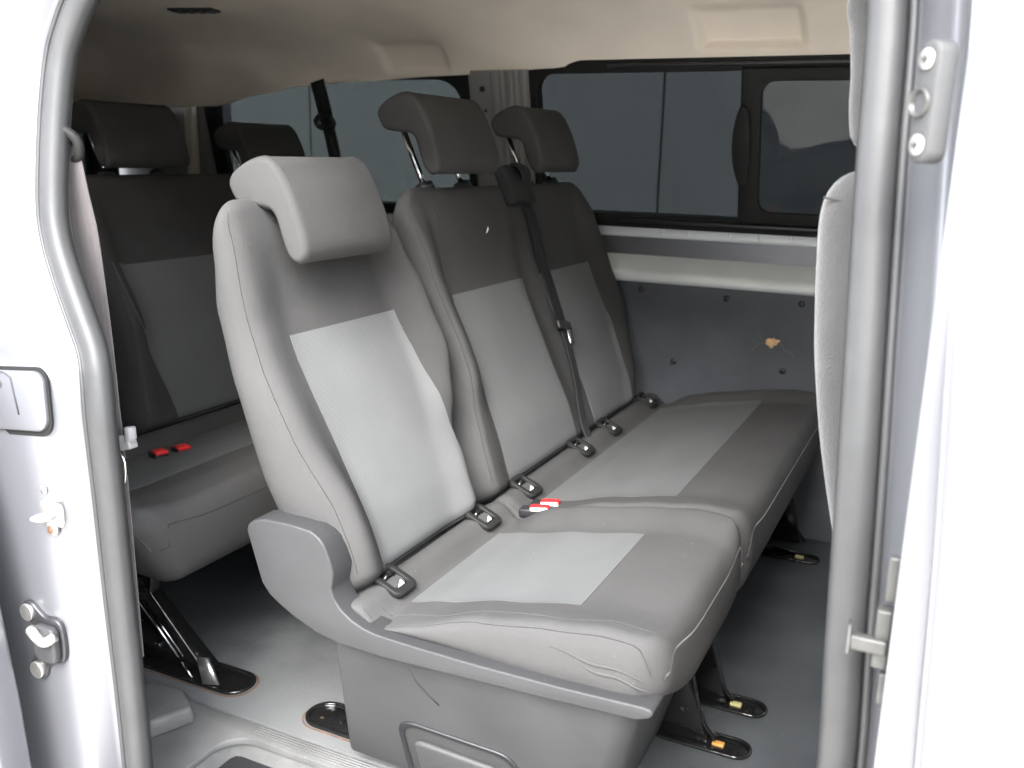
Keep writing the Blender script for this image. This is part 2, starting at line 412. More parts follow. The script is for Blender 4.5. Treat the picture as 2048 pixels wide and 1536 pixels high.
def anchor(x0, y, parent, z0=.0):
    """child-seat anchor: rounded black frame with funnel and white mark, tilted on the rear roll of the cushion"""
    A = Vector((0, 1, 0)); B = Vector((-.92, 0, .39)).normalized(); N = A.cross(B)
    if N.x < 0: N = -N
    o = Vector((x0+.012, y, z0+.010))
    g = G(); g.ring(rrect(-.027, .027, -.030, .028, .013), rrect(-.016, .016, -.017, .018, .006), .010, (o, A, B, N))
    f = g.out('child_seat_anchor', M['frame'], parent, bevel=.003, seg=3)
    g = G(); g.prism(rrect(-.0175, .0175, -.0205, .0215, .008), .003, (o+.001*N, A, B, N))
    g.tube([o+A*-.012+B*.008+N*.004, o+B*.012+N*.009, o+A*.012+B*.008+N*.004], .004, 8)
    g.out('funnel', M['gloss_black'], f)
    g = G(); g.prism([(-.008, -.0145), (.009, -.0145), (.010, -.006)], .0015, (o+.005*N, A, B, N))
    g.out('symbol', M['white'], f, smooth=False)
    return f
def buckle(p, d, parent, glint=True, bw=.017):
    d = Vector(d).normalized(); A = Vector((0, 1, 0)); A = (A-A.dot(d)*d).normalized(); N = d.cross(A)
    if N.z < 0: N = -N
    p = Vector(p)
    R = Matrix((d, A, N)).transposed()
    g = G(); g.box(p, (.05, .028, .016), R); b = g.out('buckle', M['plastic_dk'], parent, bevel=.004)
    g = G(); g.box(p+d*.012+N*.0075, (.034, bw, .008), R); g.out('release_button', M['red'], b, bevel=.002)
    if not glint: return b
    g = G(); g.box(p+d*.014-A*.0118+N*.0075, (.032, .004, .006), R); g.out('button_glint', M['white'], b, bevel=.001)  # white strip painted as the glint beside the red button
    return b
def strap(P, width, thick, side, ribs=4):
    """webbing: P path, side = width directions per point"""
    rings = []
    for i, p in enumerate(P):
        p = Vector(p); t = (Vector(P[min(i+1, len(P)-1)])-Vector(P[max(i-1, 0)])).normalized()
        s_ = Vector(side[i] if isinstance(side, list) else side); s_ = (s_-s_.dot(t)*t).normalized(); n = t.cross(s_)
        wv = width[i] if isinstance(width, list) else width
        ring = []; m = ribs*4
        for j in range(m+1):
            f = j/m-.5; ring.append(p+s_*wv*f+n*(thick*.5+thick*.5*abs(math.sin(math.pi*j/4))))
        for j in range(m, -1, -1):
            f = j/m-.5; ring.append(p+s_*wv*f-n*(thick*.5))
        rings.append(ring)
    g = G(); g.loft(rings); return g

YH = 6.1        # height of the unseen building added to block low sky light
FL = -.325     # van floor height (0 is the level of the child-seat anchors)
GR = -.86      # ground

# ================================================================== setting
g = G(); g.box((0, 0, GR-.05), (120, 120, .1)); gnd = g.out('ground', M['concrete'], None, smooth=False); gnd['kind'] = 'structure'
bw = thing('building_wall', 'dark grey panelled building wall seen through the van windows', 'wall', (0, 4.6, GR))
xs = [-10.91+2.491*i for i in range(9)]
for i in range(len(xs)-1):
    g = G(); g.box(((xs[i]+xs[i+1])/2, 4.64, GR+1.6), (2.479, .08, 3.4)); g.out('cladding_panel', M['clad'], bw, smooth=False, bevel=.006)
g = G(); g.box((0, 4.75, GR+1.6), (24, .1, 3.3)); g.out('joint_backing', M['clad_gap'], bw, smooth=False)

yb_ = thing('added_yard_building', 'added grey rendered building, unseen behind the viewer, shading the van doorway from the low sky', 'building', (0, -9.5, GR))  # out of view, added to keep low sky light out of the van
g = G(); g.box((0, -10.2, GR+YH/2), (60, 1.2, YH)); g.out('wall', M['pale_clad'], yb_, smooth=False)
# ================================================================== van
van = thing('van', 'silver van seen through its open side doorway with bare metal pillars and rubber door seal', 'van', (0, .8, GR))
# floor
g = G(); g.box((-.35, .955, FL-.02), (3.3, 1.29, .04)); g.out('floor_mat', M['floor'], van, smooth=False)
# sill plate and step well
g = G()
well = rrect(-.30, .62, -.02, .272, .05)
g.ring([(a, b) for a, b in rect_like(-.62, .66, -.02, .308, 0, 0)], well, -.012, ((0, 0, FL-.004), (1, 0, 0), (0, 1, 0), (0, 0, 1)))
for i in range(5):
    g.box((-.02, .281+.0055*i, FL-.0035), (.5, .0022, .0025))
g.out('sill_plate', M['step'], van, bevel=.002, seg=2)
g = G(); wl = rrect(-.31, .63, -.08, .285, .055); n = len(wl)
rings = []
for (z, k) in ((-.006, .0), (-.012, .004), (-.03, .012), (-.14, .025), (-.17, .035), (-.182, .06), (-.182, .12)):
    rings.append([Vector((max(-.31+k, min(.63-k, a)), min(.285-k, b), FL+z)) for a, b in wl])
g.loft(rings, cap=False); g.F.append(tuple((len(rings)-1)*n+j for j in range(n)))
g.out('step_well', M['step'], van)
# small moulded cover at the sill's rear end
g = G(); pts = [(-.50, .30), (-.42, .30), (-.37, .262), (-.40, .19), (-.50, .17)]
g.loft([[Vector((a, b, FL-.004)) for a, b in pts], [Vector((a*.98-.012, .24+(b-.24)*.86, FL+.028)) for a, b in pts]])
g.out('sill_end_cover', M['step'], van, bevel=.008)
# floor anchors
def tray(x, y, L, Wd, parent, clip, rust=False, tongue=True):
    f = ((x, y, FL+.0005), (1, 0, 0), (0, 1, 0), (0, 0, 1))
    st = rrect(-L/2, L/2, -Wd/2, Wd/2, Wd*.48, 8)
    g = G(); g.ring(st, [(a*.93, b*.82) for a, b in st], .006, f)
    g.prism([(a*.93, b*.82) for a, b in st], .002, f)
    t = g.out('floor_anchor', M['gloss_black'], parent, bevel=.002, seg=2)
    if tongue:
        g = G(); pp = [(-.05, .012), (-.02, .010), (.0, .006), (.03, .004)]
        g.tube([Vector((x+a*L*5.5, y+Wd*.30, FL+.006+b*.3)) for a, b in pp], .004, 8); g.out('rail', M['gloss_black'], t)
    if clip: 
        g = G(); g.box((x+L*.18, y-Wd*.05, FL+.005), (.020, .012, .006)); g.out('clip', clip, t, bevel=.002)
    if rust:
        g = G(); q = rrect(-L/2-.004, L/2+.004, -Wd/2-.004, Wd/2+.004, Wd*.5, 8)
        g.ring(q, [(a*.985, b*.95) for a, b in q], .001, ((x, y, FL+.0002), (1, 0, 0), (0, 1, 0), (0, 0, 1)))
        g.out('rusty_rim', M['rust'], t, smooth=False)
    return t
tray(.405, .608, .17, .056, van, M['orange'])
tray(.405, .738, .17, .056, van, M['yellowish'])
tray(.405, 1.445, .15, .056, van, M['yellowish'])
tray(-.13, .375, .18, .075, van, None, True)
# far side lower wall: hardboard panel
sp = G(); sp.box((-.5, 1.59, -.0125), (3., .02, .6249)); side_panel = sp.out('side_panel', M['board'], van, smooth=False, bevel=.002)
for x, z in ((.175, .276), (-.05, .282), (.048, .099), (.329, .106), (.36, .278), (-.3, .27), (-.3, .1)):
    g = G(); g.tube([(x, 1.5805, z), (x, 1.577, z), (x, 1.5755, z)], [.0085, .0075, .004], 14); g.out('push_rivet', M['plastic_dk'], side_panel)
blob = [(.281, .176), (.284, .183), (.291, .186), (.296, .184), (.299, .188), (.305, .184), (.314, .184), (.317, .180), (.311, .178), (.309, .170), (.302, .168), (.297, .160), (.292, .163), (.288, .168), (.283, .168)]
g = G(); g.prism(blob, -.0008, ((0, 1.58, 0), (1, 0, 0), (0, 0, 1), (0, 1, 0))); g.out('chipped_patch', M['wood'], side_panel, smooth=False)
for P in ([(.28, .178), (.268, .185), (.262, .200), (.258, .204)], [(.284, .17), (.268, .172), (.258, .160), (.25, .148)],
          [(.31, .176), (.322, .172), (.330, .158), (.344, .154), (.352, .146)], [(.30, .186), (.303, .196)], [(.262, .214), (.256, .218), (.244, .222)]):
    g = G(); g.tube([Vector((q.x, 1.5795, q.y)) for q in smooth_path([(a+random.uniform(-.0015, .0015), b+random.uniform(-.0015, .0015), 0) for a, b in P], 3)], .0008, 5); g.out('crack', M['scratch'], side_panel)
# ledge: painted pressing above the board (profile in y,z swept along x)
prof = [(1.600, .298), (1.578, .300), (1.572, .306), (1.571, .316), (1.575, .326), (1.585, .333), (1.62, .352), (1.66, .372), (1.672, .382), (1.676, .398), (1.668, .408), (1.640, .412), (1.636, .418), (1.640, .448), (1.652, .456), (1.652, .47), (1.70, .47), (1.70, .298)]
g = G(); g.loft([[Vector((x, a, b)) for a, b in prof] for x in (-1.95, -1, 0, 1.2)])
ledge = g.out('ledge', M['paint_in'], van, bevel=.003, seg=2)
for x in (-.02, .05, .16, .235, .31):
    g = G(); g.box((x, 1.636, .431), (.010, .006, .026)); g.out('pressed_rib', M['paint_in'], ledge, bevel=.002)
# window plane leans in: y = 1.62 at z=.46 -> 1.535 at z=.83
def wy(z): return 1.62-(z-.46)*.23
WB = Vector((0, -.2241, .9745)); WN = Vector((0, .9745, .2241))
def wfr(off=0): return (Vector((0, 1.62, .46))+WN*off, (1, 0, 0), WB, WN)
# slider window
def wz(z): return (z-.46)/.9745
win = G(); inn = rrect(-.345, .48, wz(.475), wz(.822), .045, 8); out_ = rect_like(-.375, .80, wz(.44), wz(.86), 0, 0, 8)
inn = [(a if a < .3 else a+.28, b) for a, b in inn]
win.ring(out_, inn, .03, wfr(-.012)); wf = win.out('side_window', M['frame'], van, bevel=.004, seg=2)
g = G(); g.prism(rrect(-.36, .78, wz(.45), wz(.85), .02), .004, wfr(.010)); g.out('pane', M['glass'], wf, smooth=False)
g = G(); o2 = rrect(.182, .79, wz(.468), wz(.83), .004, 8); i2 = rrect(.232, .77, wz(.497), wz(.80), .03, 8)
g.ring(o2, i2, .016, wfr(-.022)); sl = g.out('sliding_frame', M['frame'], wf, bevel=.005, seg=3)
g = G(); g.prism(rrect(.224, .775, wz(.49), wz(.808), .02), .003, wfr(-.014)); g.out('sliding_pane', M['glass_dk'], wf, smooth=False)
g = G(); hp = [(.184, wz(.745)), (.170, wz(.70)), (.166, wz(.655)), (.170, wz(.61)), (.186, wz(.565)), (.205, wz(.575)), (.212, wz(.655)), (.205, wz(.735))]
g.prism([(q.x, q.y) for q in smooth_path([(a, b, 0) for a, b in hp], 4, True)], .018, wfr(-.034)); g.out('window_catch', M['frame'], wf, bevel=.005)
g = G(); g.box((.3, wy(.836)-.02, .836), (.9, .012, .008)); g.out('slide_track', M['plastic_dk'], wf, bevel=.002)
g = G(); g.box((.28, wy(.456)-.022, .457), (.8, .012, .008)); g.out('slide_track', M['plastic_dk'], wf, bevel=.002)
# rear quarter window
g = G(); inn = rrect(-1.45, -.575, wz(.47), wz(.812), .075, 8); out_ = rect_like(-1.50, -.535, wz(.44), wz(.832), 0, 0, 8)
g.ring(out_, inn, .026, wfr(-.008)); qf = g.out('quarter_window', M['frame'], van, bevel=.004, seg=2)
g = G(); g.prism(rrect(-1.49, -.54, wz(.45), wz(.83), .02), .004, wfr(.010)); g.out('pane', M['glass_q'], qf, smooth=False)
# middle pillar between the windows: painted pressing with flutes
pil = [(-.555, .004), (-.545, -.012), (-.53, -.02), (-.475, -.024), (-.468, -.032), (-.45, -.034), (-.445, -.02), (-.432, -.018), (-.428, -.03), (-.41, -.032), (-.405, -.018), (-.392, -.016), (-.388, -.026), (-.372, -.026), (-.365, .0)]
g = G(); V0 = [Vector((a, 1.62, .46))+WN*b for a, b in pil]+[Vector((pil[-1][0], 1.62, .46))+WN*.03, Vector((pil[0][0], 1.62, .46))+WN*.03]
g.loft([[v-WB*.03 for v in V0], [v+WB*.385 for v in V0]])
pl = g.out('window_pillar', M['paint_pillar'], van, bevel=.0015, seg=2)
for (x, z, s_) in ((-.50, .79, .014), (-.495, .735, .008), (-.508, .735, .005)):
    g = G(); g.prism(rrect(x-s_/2, x+s_/2, wz(z)-s_/2, wz(z)+s_/2, s_*.2), .002, wfr(-.0265)); g.out('punched_hole', M['rubber_dk'], pl, smooth=False)
# rear corner pillar
g = G(); g.box((-1.62, 1.60, .60), (.24, .06, .62)); g.out('rear_corner_pillar', M['liner_grey'], van, bevel=.02)
g = G(); g.box((-1.56, 1.555, .60), (.035, .03, .5)); g.out('pillar_trim', M['cream'], van, bevel=.008)
# tailgate: header, glass, lower panel
tg = G(); tg.box((-1.98, .85, .06), (.05, 1.5, .77)); tail = tg.out('tailgate', M['liner_grey'], van, bevel=.01)
g = G(); g.ring(rect_like(.08, 1.62, .44, .80, 0, 0, 8), rrect(.2, 1.50, .47, .735, .06, 8), .03, ((-1.99, 0, 0), (0, 1, 0), (0, 0, 1), (1, 0, 0)))
g.out('window_surround', M['frame'], tail, bevel=.006)
g = G(); g.box((-1.985, .85, .6), (.004, 1.4, .32)); g.out('pane', M['glass_t'], tail, smooth=False)
g = G(); g.box((-1.955, 1.42, .60), (.02, .03, .28)); g.out('wiper_pillar', M['frame'], tail, bevel=.004)
# headliner
EDGE = [(-2, .735), (-1.6, .738), (-1.42, .742), (-1.25, .775), (-1.1, .797), (-.95, .806), (-.6, .82), (-.3, .834), (-.22, .842), (.45, .842), (1.3, .842)]
def pad(x, z, x0, x1, z0, z1, s_=.02):
    return sm(x0-s_, x0+s_, x)*(1-sm(x1-s_, x1+s_, x))*sm(z0-s_, z0+s_, z)*(1-sm(z1-s_, z1+s_, z))
rows = []
NX = 420
for i in range(NX+1):
    x = -2+3.3*i/NX; ze = lerp(EDGE, x); rearfall = sm(-1.45, -2.0, x) if False else (1-sm(-2.0, -1.5, x))
    row = []
    ceil = .985-.04*(1-sm(-1.0, -.2, x))
    prof = []
    for j in range(120):
        t = j/119
        # side skirt from (1.535, ze) up and over to the flat ceiling, then to the near door header
        if t < .55:
            q = t/.55; a = q*math.pi/2
            y = 1.535-.36*(1-math.cos(a))**1.0*1.0; z = ze+(ceil-ze)*math.sin(a)**.9
            y = 1.524-.09*q-.27*(1-math.cos(a)) ; 
        else:
            q = (t-.55)/.45; y = 1.165-(1.165-.17)*q; z = ceil-.035*sm(.7, 1., q)**2
        d = 0
        if y > 1.2:
            d = .026*pad(x, z, .085, .32, .872, .944, .010)
            d += .012*pad(x, z, -.79, -.60, .83, .90, .012)
        # dished pad pushed outwards
        row.append(Vector((x, y+d, z+d*.4)))
    # rear end folds down to the tailgate header
    f = 1-sm(-1.97, -1.72, x)
    row = [Vector((v.x, v.y, v.z-(v.z-.75)*f*.98 if v.z > .75 else v.z)) for v in row]
    rows.append(row)
g = G(); g.grid(rows); 
hl = ob('headliner', g.V, g.F, M['liner'], van)
so = hl.modifiers.new('thick', 'SOLIDIFY'); so.thickness = .006; so.offset = 0
g = G(); g.box((-1.05, 1.06, .942), (.115, .05, .012), Matrix.Rotation(.25, 3, 'Z')); 
for k in range(4): g.box((-1.05+(k-1.5)*.026, 1.06+(k-1.5)*.0065, .9355), (.018, .04, .004), Matrix.Rotation(.25, 3, 'Z'))
g.out('roof_vent', M['plastic_dk'], hl, bevel=.003)
g = G(); g.box((-1.80, 1.54, .70), (.30, .06, .09)); g.box((-1.90, 1.3, .735), (.06, .6, .05)); g.out('tailgate_header', M['cream'], van, bevel=.015)
# front cab: far door, dashboard and windscreen ahead of the front seats
g = G(); g.box((1.9, .85, .0), (.4, 1.5, .72)); g.out('dashboard', M['plastic_dk'], van, bevel=.06)
g = G(); g.loft([[Vector((x, y, z)) for x, z in ((2.05, .34), (2.06, .34), (1.32, .985), (1.31, .985))] for y in (.1, 1.6)]); g.out('windscreen', M['glass'], van, smooth=False)
g = G(); g.box((1.65, 1.64, .30), (.9, .03, 1.4)); g.out('far_front_door', M['plastic_dk'], van, smooth=False)
# roof skin and outer shell
g = G(); g.box((-.35, .83, 1.02), (3.3, 1.66, .03)); g.box((-.35, .155, .955), (3.3, .05, .12)); g.out('roof', M['paint'], van, bevel=.02)
g = G(); g.box((-.35, 1.67, .07), (3.3, .05, .74)); g.box((-.35, 1.60, .935), (3.3, .06, .15)); g.box((-1.76, 1.665, .65), (.5, .04, .55)); g.out('far_side_skin', M['paint'], van, smooth=False)
g = G(); g.box((-.35, .8, FL-.07), (3.3, 1.5, .05)); g.out('underbody', M['rubber_dk'], van, smooth=False)
# near side rear quarter: inner trim
g = G(); g.loft([[Vector((x, y, z)) for y, z in ((.06, -.33), (.12, -.33), (.12, .30), (.22, .85), (.17, .85), (.06, .30))] for x in (-2, -.46)]); g.out('rear_side_trim', M['plastic_dk'], van, bevel=.02)

# doorway seal: left post, header, right post
def sy(z): return .03+max(0, z-.30)*.20
LP = [(-.244, -.50), (-.246, -.36), (-.247, -.224), (-.249, -.118), (-.255, .03), (-.259, .171), (-.263, .272), (-.27, .329), (-.282, .365), (-.304, .4), (-.335, .448), (-.362, .497), (-.376, .547), (-.383, .642), (-.381, .717), (-.37, .76), (-.352, .797), (-.315, .848), (-.24, .885), (-.1, .905), (.1, .91)]
RP = [(.3, .91), (.48, .905), (.565, .882), (.602, .83), (.617, .752), (.624, .629), (.631, .52), (.643, .337), (.649, .2), (.654, .08), (.658, -.2), (.660, -.50)]
path = smooth_path([(x, sy(z), z) for x, z in LP+RP], 8)
cpt = Vector((.2, 0, .3))
def offs(P, dx, dy):
    """push a doorway path away from the opening's middle by dx and outwards (-y) by dy"""
    R = []
    for i, p in enumerate(P):
        t = (P[min(i+1, len(P)-1)]-P[max(i-1, 0)]); n = Vector((-t.z, 0, t.x)).normalized()
        if n.dot(cpt-p) > 0: n = -n
        R.append(p+n*min(dx, .06)+Vector((math.copysign(max(0, dx-.06), n.x), -dy, 0)))
    return R
prof = [(-.0175, -.012), (-.0178, -.002), (-.0168, .004), (-.0145, .0085), (-.010, .0115), (-.004, .0128), (.003, .0128), (.009, .0112), (.0135, .0078), (.0160, .003), (.0165, -.004), (.016, -.012)]
cols = [offs(path, a_, b_) for a_, b_ in prof]
g = G(); g.loft([[c[i] for c in cols] for i in range(len(path))]); seal = g.out('door_seal', M['rubber'], van)
g = G(); g.tube(offs(path, .0205, .004), .0036, 10); g.out('seal_lip', M['rubber'], seal)
# jamb: painted flange round the opening, split into rear and front pillar
def jamb(P, name, prof, parent=van, mt='paint'):
    rows = [offs(P, dx, dy) for dx, dy in prof]
    g = G(); g.grid(rows); o = ob(name, g.V, g.F, M[mt], parent); 
    s_ = o.modifiers.new('thick', 'SOLIDIFY'); s_.thickness = .002; s_.offset = 0
    return o
lp = smooth_path([(x, sy(z), z) for x, z in LP], 8); rp = smooth_path([(x, sy(z), z) for x, z in RP], 8)
rear_jamb = jamb(lp, 'rear_door_pillar', [(.004, -.03), (.016, -.006), (.0185, .0), (.024, .0), (.027, .002), (.031, .009), (.040, .029), (.045, .0355), (.053, .0395), (.10, .0405), (.16, .041), (.24, .042), (.40, .046)])
front_jamb = jamb(rp, 'front_door_pillar', [(.004, -.03), (.014, -.006), (.0185, -.0), (.026, .0), (.0285, .002), (.032, .010), (.050, .054), (.055, .060), (.060, .064), (.064, .09), (.066, .12)])
# fittings on the rear pillar
g = G(); g.prism(rrect(-.46, -.302, .268, .346, .018), .010, ((0, -.008, 0), (1, 0, 0), (0, 0, 1), (0, -1, 0)))
g.V = [v+Vector((0, 0, (v.x+.302)*.10)) for v in g.V]
rc = g.out('rail_cover', M['paint'], van, bevel=.003)
g = G(); g.prism(rrect(-.470, -.2975, .2605, .3505, .021), .003, ((0, -.009, 0), (1, 0, 0), (0, 0, 1), (0, -1, 0)))
g.V = [v+Vector((0, 0, (v.x+.302)*.10)) for v in g.V]
g.out('cover_gap_shadow', M['frame'], rc, smooth=False)  # black plate stands in for the shadowed gap round the cover
g = G(); g.tube([(-.382, -.0175, .322), (-.382, -.0195, .322)], .006, 14); g.out('screw', M['dull_steel'], rc)
g = G(); g.tube([Vector((a, -.0185, b)) for a, b in ((-.44, .333), (-.37, .338), (-.358, .332), (-.352, .30), (-.349, .285))], .0011, 6); g.out('cover_groove', M['rubber_dk'], rc)
# striker loop with rusty bolt
g = G(); g.prism(rrect(-.335, -.292, .140, .172, .008), .004, ((0, -.010, 0), (1, 0, 0), (0, 0, 1), (0, -1, 0))); st = g.out('door_striker', M['steel'], van, bevel=.0015)
g = G(); g.tube(smooth_path([(-.328, -.014, .152), (-.328, -.03, .153), (-.315, -.034, .155), (-.300, -.03, .158), (-.300, -.014, .158)], 4), .0035, 8); g.out('loop', M['steel'], st)
g = G(); g.tube([(-.325, -.012, .187), (-.325, -.014, .187)], .006, 16); g.out('bolt', M['steel'], st)
g = G(); g.tube([(-.313, -.012, .136), (-.313, -.017, .136)], .010, 16); b_ = g.out('bolt', M['steel'], st)
g = G(); g.tube([(-.313, -.016, .136), (-.313, -.0185, .136)], .005, 12); g.out('bolt_rust', M['rust'], st)
# black door catch on two bolts
dc = [(-.388, .008), (-.380, .020), (-.366, .020), (-.355, .012), (-.342, .005), (-.325, .006), (-.314, .000), (-.310, -.018), (-.310, -.042), (-.316, -.056), (-.332, -.062), (-.346, -.070), (-.352, -.085), (-.364, -.094), (-.378, -.088), (-.382, -.074), (-.372, -.058), (-.358, -.046), (-.357, -.025), (-.366, -.016), (-.382, -.006)]
g = G(); g.prism([(q.x, q.y) for q in smooth_path([(a, b, 0) for a, b in dc], 3, True)], .010, ((0, -.008, 0), (1, 0, 0), (0, 0, 1), (0, -1, 0)))
ct = g.out('door_catch', M['plastic_dk'], van, bevel=.003)
g = G(); g.prism(rrect(-.354, -.314, -.054, -.002, .010), .012, ((0, -.018, 0), (1, 0, 0), (0, 0, 1), (0, -1, 0))); g.out('catch_block', M['plastic'], ct, bevel=.004)
g = G(); g.tube(smooth_path([(-.356, -.028, -.012), (-.345, -.036, -.008), (-.335, -.034, -.018), (-.322, -.034, -.018), (-.312, -.028, -.010)], 4), .007, 10); g.out('catch_lug', M['steel'], ct)
for x, z in ((-.374, .006), (-.366, -.078)):
    g = G(); g.tube([(x, -.017, z), (x, -.022, z)], .012, 20); bo = g.out('bolt', M['steel'], ct, bevel=.001)
# the open sliding door stands outside behind the pillar
sdp = G(); o_ = [(-1.30, .36), (-.45, .36), (-.425, .28), (-.395, .18), (-.375, .07), (-.352, -.10), (-.340, -.25), (-.336, -.45), (-1.30, -.45)]
sdp.prism(o_, -.05, ((0, -.055, 0), (1, 0, 0), (0, 0, 1), (0, 1, 0)))
sdr = sdp.out('sliding_door', M['paint'], van, bevel=.008)
g = G(); g.box((-.352, -.07, -.315), (.03, .05, .02)); g.out('door_roller', M['steel'], sdr, bevel=.003)
# front pillar fittings: guide block with two screws and a socket
A = Vector((.66, -.75, 0)).normalized(); N = Vector((-.75, -.66, 0)).normalized(); Bz = Vector((.0, 0, 1))
o = Vector((.6700, -.024, .6605))
g = G(); g.prism(rrect(-.0112, .0105, -.042, .042, .0095), .017, (o-N*.0055, A, Bz, N)); gb = g.out('door_guide_block', M['skirt'], van, bevel=.003)
for z in (-.029, .029):
    g = G(); g.tube([o+N*.0112+Bz*z-A*.001, o+N*.0135+Bz*z-A*.001], .0075, 20); s1 = g.out('screw', M['steel'], gb, bevel=.001)
    g = G(); g.box(o+N*.0137+Bz*z-A*.001, (.0018, .0018, .006)); g.box(o+N*.0137+Bz*z-A*.001, (.005, .005, .0018), None); g.out('screw_slot', M['rubber_dk'], gb, smooth=False)
g = G()
rr = []
for (r, d) in ((.0105, .0112), (.0105, .0135), (.0095, .0150), (.0080, .0140), (.0070, .008), (.004, .004), (.0005, .003)):
    rr.append([o+N*d+(A*math.cos(t*math.pi/12)+Bz*math.sin(t*math.pi/12))*r-A*.003 for t in range(24)])
g.loft(rr, cap=False); g.out('socket', M['dull_steel'], gb)
# front striker hook reaching over the seal
g = G(); g.box((.669, -.042, .247), (.030, .010, .012)); g.box((.6555, -.042, .250), (.0035, .014, .026)); g.box((.6795, -.034, .252), (.012, .016, .05))
g.out('door_hook', M['dull_steel'], van, bevel=.002)
for c_, d_ in (((.683, -.030, .30), (.012, .008, .04)), ((.685, -.030, .205), (.010, .008, .03))):
    g = G(); g.box(c_, d_); g.out('hook_plate', M['dull_steel'], van, bevel=.003)
# front door skin and its handle
g = G()
rows = []
for i in range(30):
    z = -.55+1.55*i/29; b_ = .05*max(0, z-.35)
    rows.append([Vector((x, -.055+b_*1.2-.012*math.sin(max(0, min(1, (x-.70)/.5))*math.pi/2)*(1-abs(z)/1.2), z)) for x in (.686, .690, .70, .74, .82, .95, 1.15, 1.4, 1.7, 2.06)])
g.grid(rows); fd = ob('front_door', g.V, g.F, M['paint'], van); s_ = fd.modifiers.new('thick', 'SOLIDIFY'); s_.thickness = .004
g = G(); g.tube(smooth_path([(.796, -.075, .262), (.808, -.10, .265), (.86, -.105, .268), (.96, -.105, .272), (.975, -.075, .274)], 5), .014, 12); g.out('door_handle', M['plastic_dk'], fd)

# ================================================================== seats
def seat_back(name, P, parent, ins, seam_side=True, m='fabric'):
    g = P.mesh(); o = g.out(name, M[m], parent)
    for (h0, h1, a, b) in ins:
        g = P.patch(h0, h1, a, b); g.out('backrest_insert', M['insert_back'], o)
    return o
def back_seams(P, o, left=True, right=True):
    H = [.045+.53*i/40 for i in range(41)]
    if left: P.seam([(h, P.lim(h)[0]+.010) for h in H]).out('edge_seam', M['fabric_seam'], o)
    if right: P.seam([(h, P.lim(h)[1]-.010) for h in H]).out('edge_seam', M['fabric_seam'], o)
SL = lambda h: lerp([(0, .283), (.1, .287), (.2, .290), (.39, .284)], h)
SR = lambda h: lerp([(0, .576), (.1, .583), (.2, .579), (.3, .570), (.40, .556)], h)
DL = lambda h: lerp([(0, .715), (.05, .718), (.2, .738), (.40, .765)], h)
DM = lambda h: lerp([(0, 1.05), (.2, 1.062), (.40, 1.085)], h)
FLm = lambda h: lerp([(0, 1.165), (.2, 1.168), (.40, 1.17)], h)
FR = lambda h: lerp([(0, 1.40), (.1, 1.43), (.25, 1.47), (.40, 1.475)], h)
def cush_seams(P, o, ya, yb):
    X = [.02+.41*i/50 for i in range(51)]
    P.seam([(x, ya+.0075) for x in X]).out('edge_seam', M['fabric_seam'], o)
    P.seam([(.4447, ya+.012+(yb-ya-.03)*i/60) for i in range(61)], .0013, off=0).out('front_seam', M['fabric_seam'], o)

# ---- single seat by the door
ss = thing('single_seat', 'single grey and black cloth seat nearest the open door with grey plastic side cover', 'van seat', (.1, .42, FL), 'second row seats')
P = single_back(0); o = seat_back('backrest', P, ss, [(.019, .392, SL, SR)]); back_seams(P, o)
head_rest(0, .396, .114, 0, ss, postx=.07)
P = cushion(0, .188, .648); g = P.mesh(); cu = g.out('seat_cushion', M['fabric'], ss); cush_seams(P, cu, .188, .648)
ci = P.patch(.046, .304, lambda x: lerp([(.04, .276), (.3, .284)], x), lambda x: lerp([(.04, .560), (.3, .556)], x)); ci.out('seat_insert', M['insert_seat'], cu)
P.seam([(.03+.40*i/40, .188+.036+.006*math.sin(i*.4)) for i in range(41)], .0009).out('fold_seam', M['fabric_seam'], cu)
anchor(0, .28, ss); anchor(0, .56, ss)
# side cover: one moulding, lobe at the backrest hinge and a shelf along the cushion
oc = [(-.157, .098), (-.154, .108), (-.144, .116), (-.124, .121), (-.080, .122), (-.046, .119), (-.034, .113), (-.025, .104), (-.016, .085), (-.010, .066), (-.012, .050), (-.014, .040), (-.010, .028), (.001, .014), (.018, .003), (.036, -.004), (.056, -.008), (.12, -.010), (.213, -.011), (.33, -.009), (.428, -.005), (.438, -.006), (.442, -.011), (.438, -.018), (.42, -.025), (.30, -.031), (.148, -.037), (.07, -.040), (-.003, -.038), (-.040, -.031), (-.079, -.016), (-.102, -.004), (-.121, .008), (-.134, .024)]
g = G(); g.prism(oc, .046, ((0, .170, 0), (1, 0, 0), (0, 0, 1), (0, 1, 0))); sc_ = g.out('side_cover', M['plastic'], ss, bevel=.0075, seg=4, ang=28)
for (z0, xa, xb, ph) in ((.030, .30, .425, 0), (.018, .33, .43, 1.3)):
    g = G(); g.tube([Vector((xa+(xb-xa)*i/24, .1885, z0-.012*(i/24)+.002*math.sin(i*.45+ph))) for i in range(25)], [.0002+.0022*math.sin(math.pi*i/24) for i in range(25)], 8)
    g.out('cloth_crease', M['fabric'], cu)
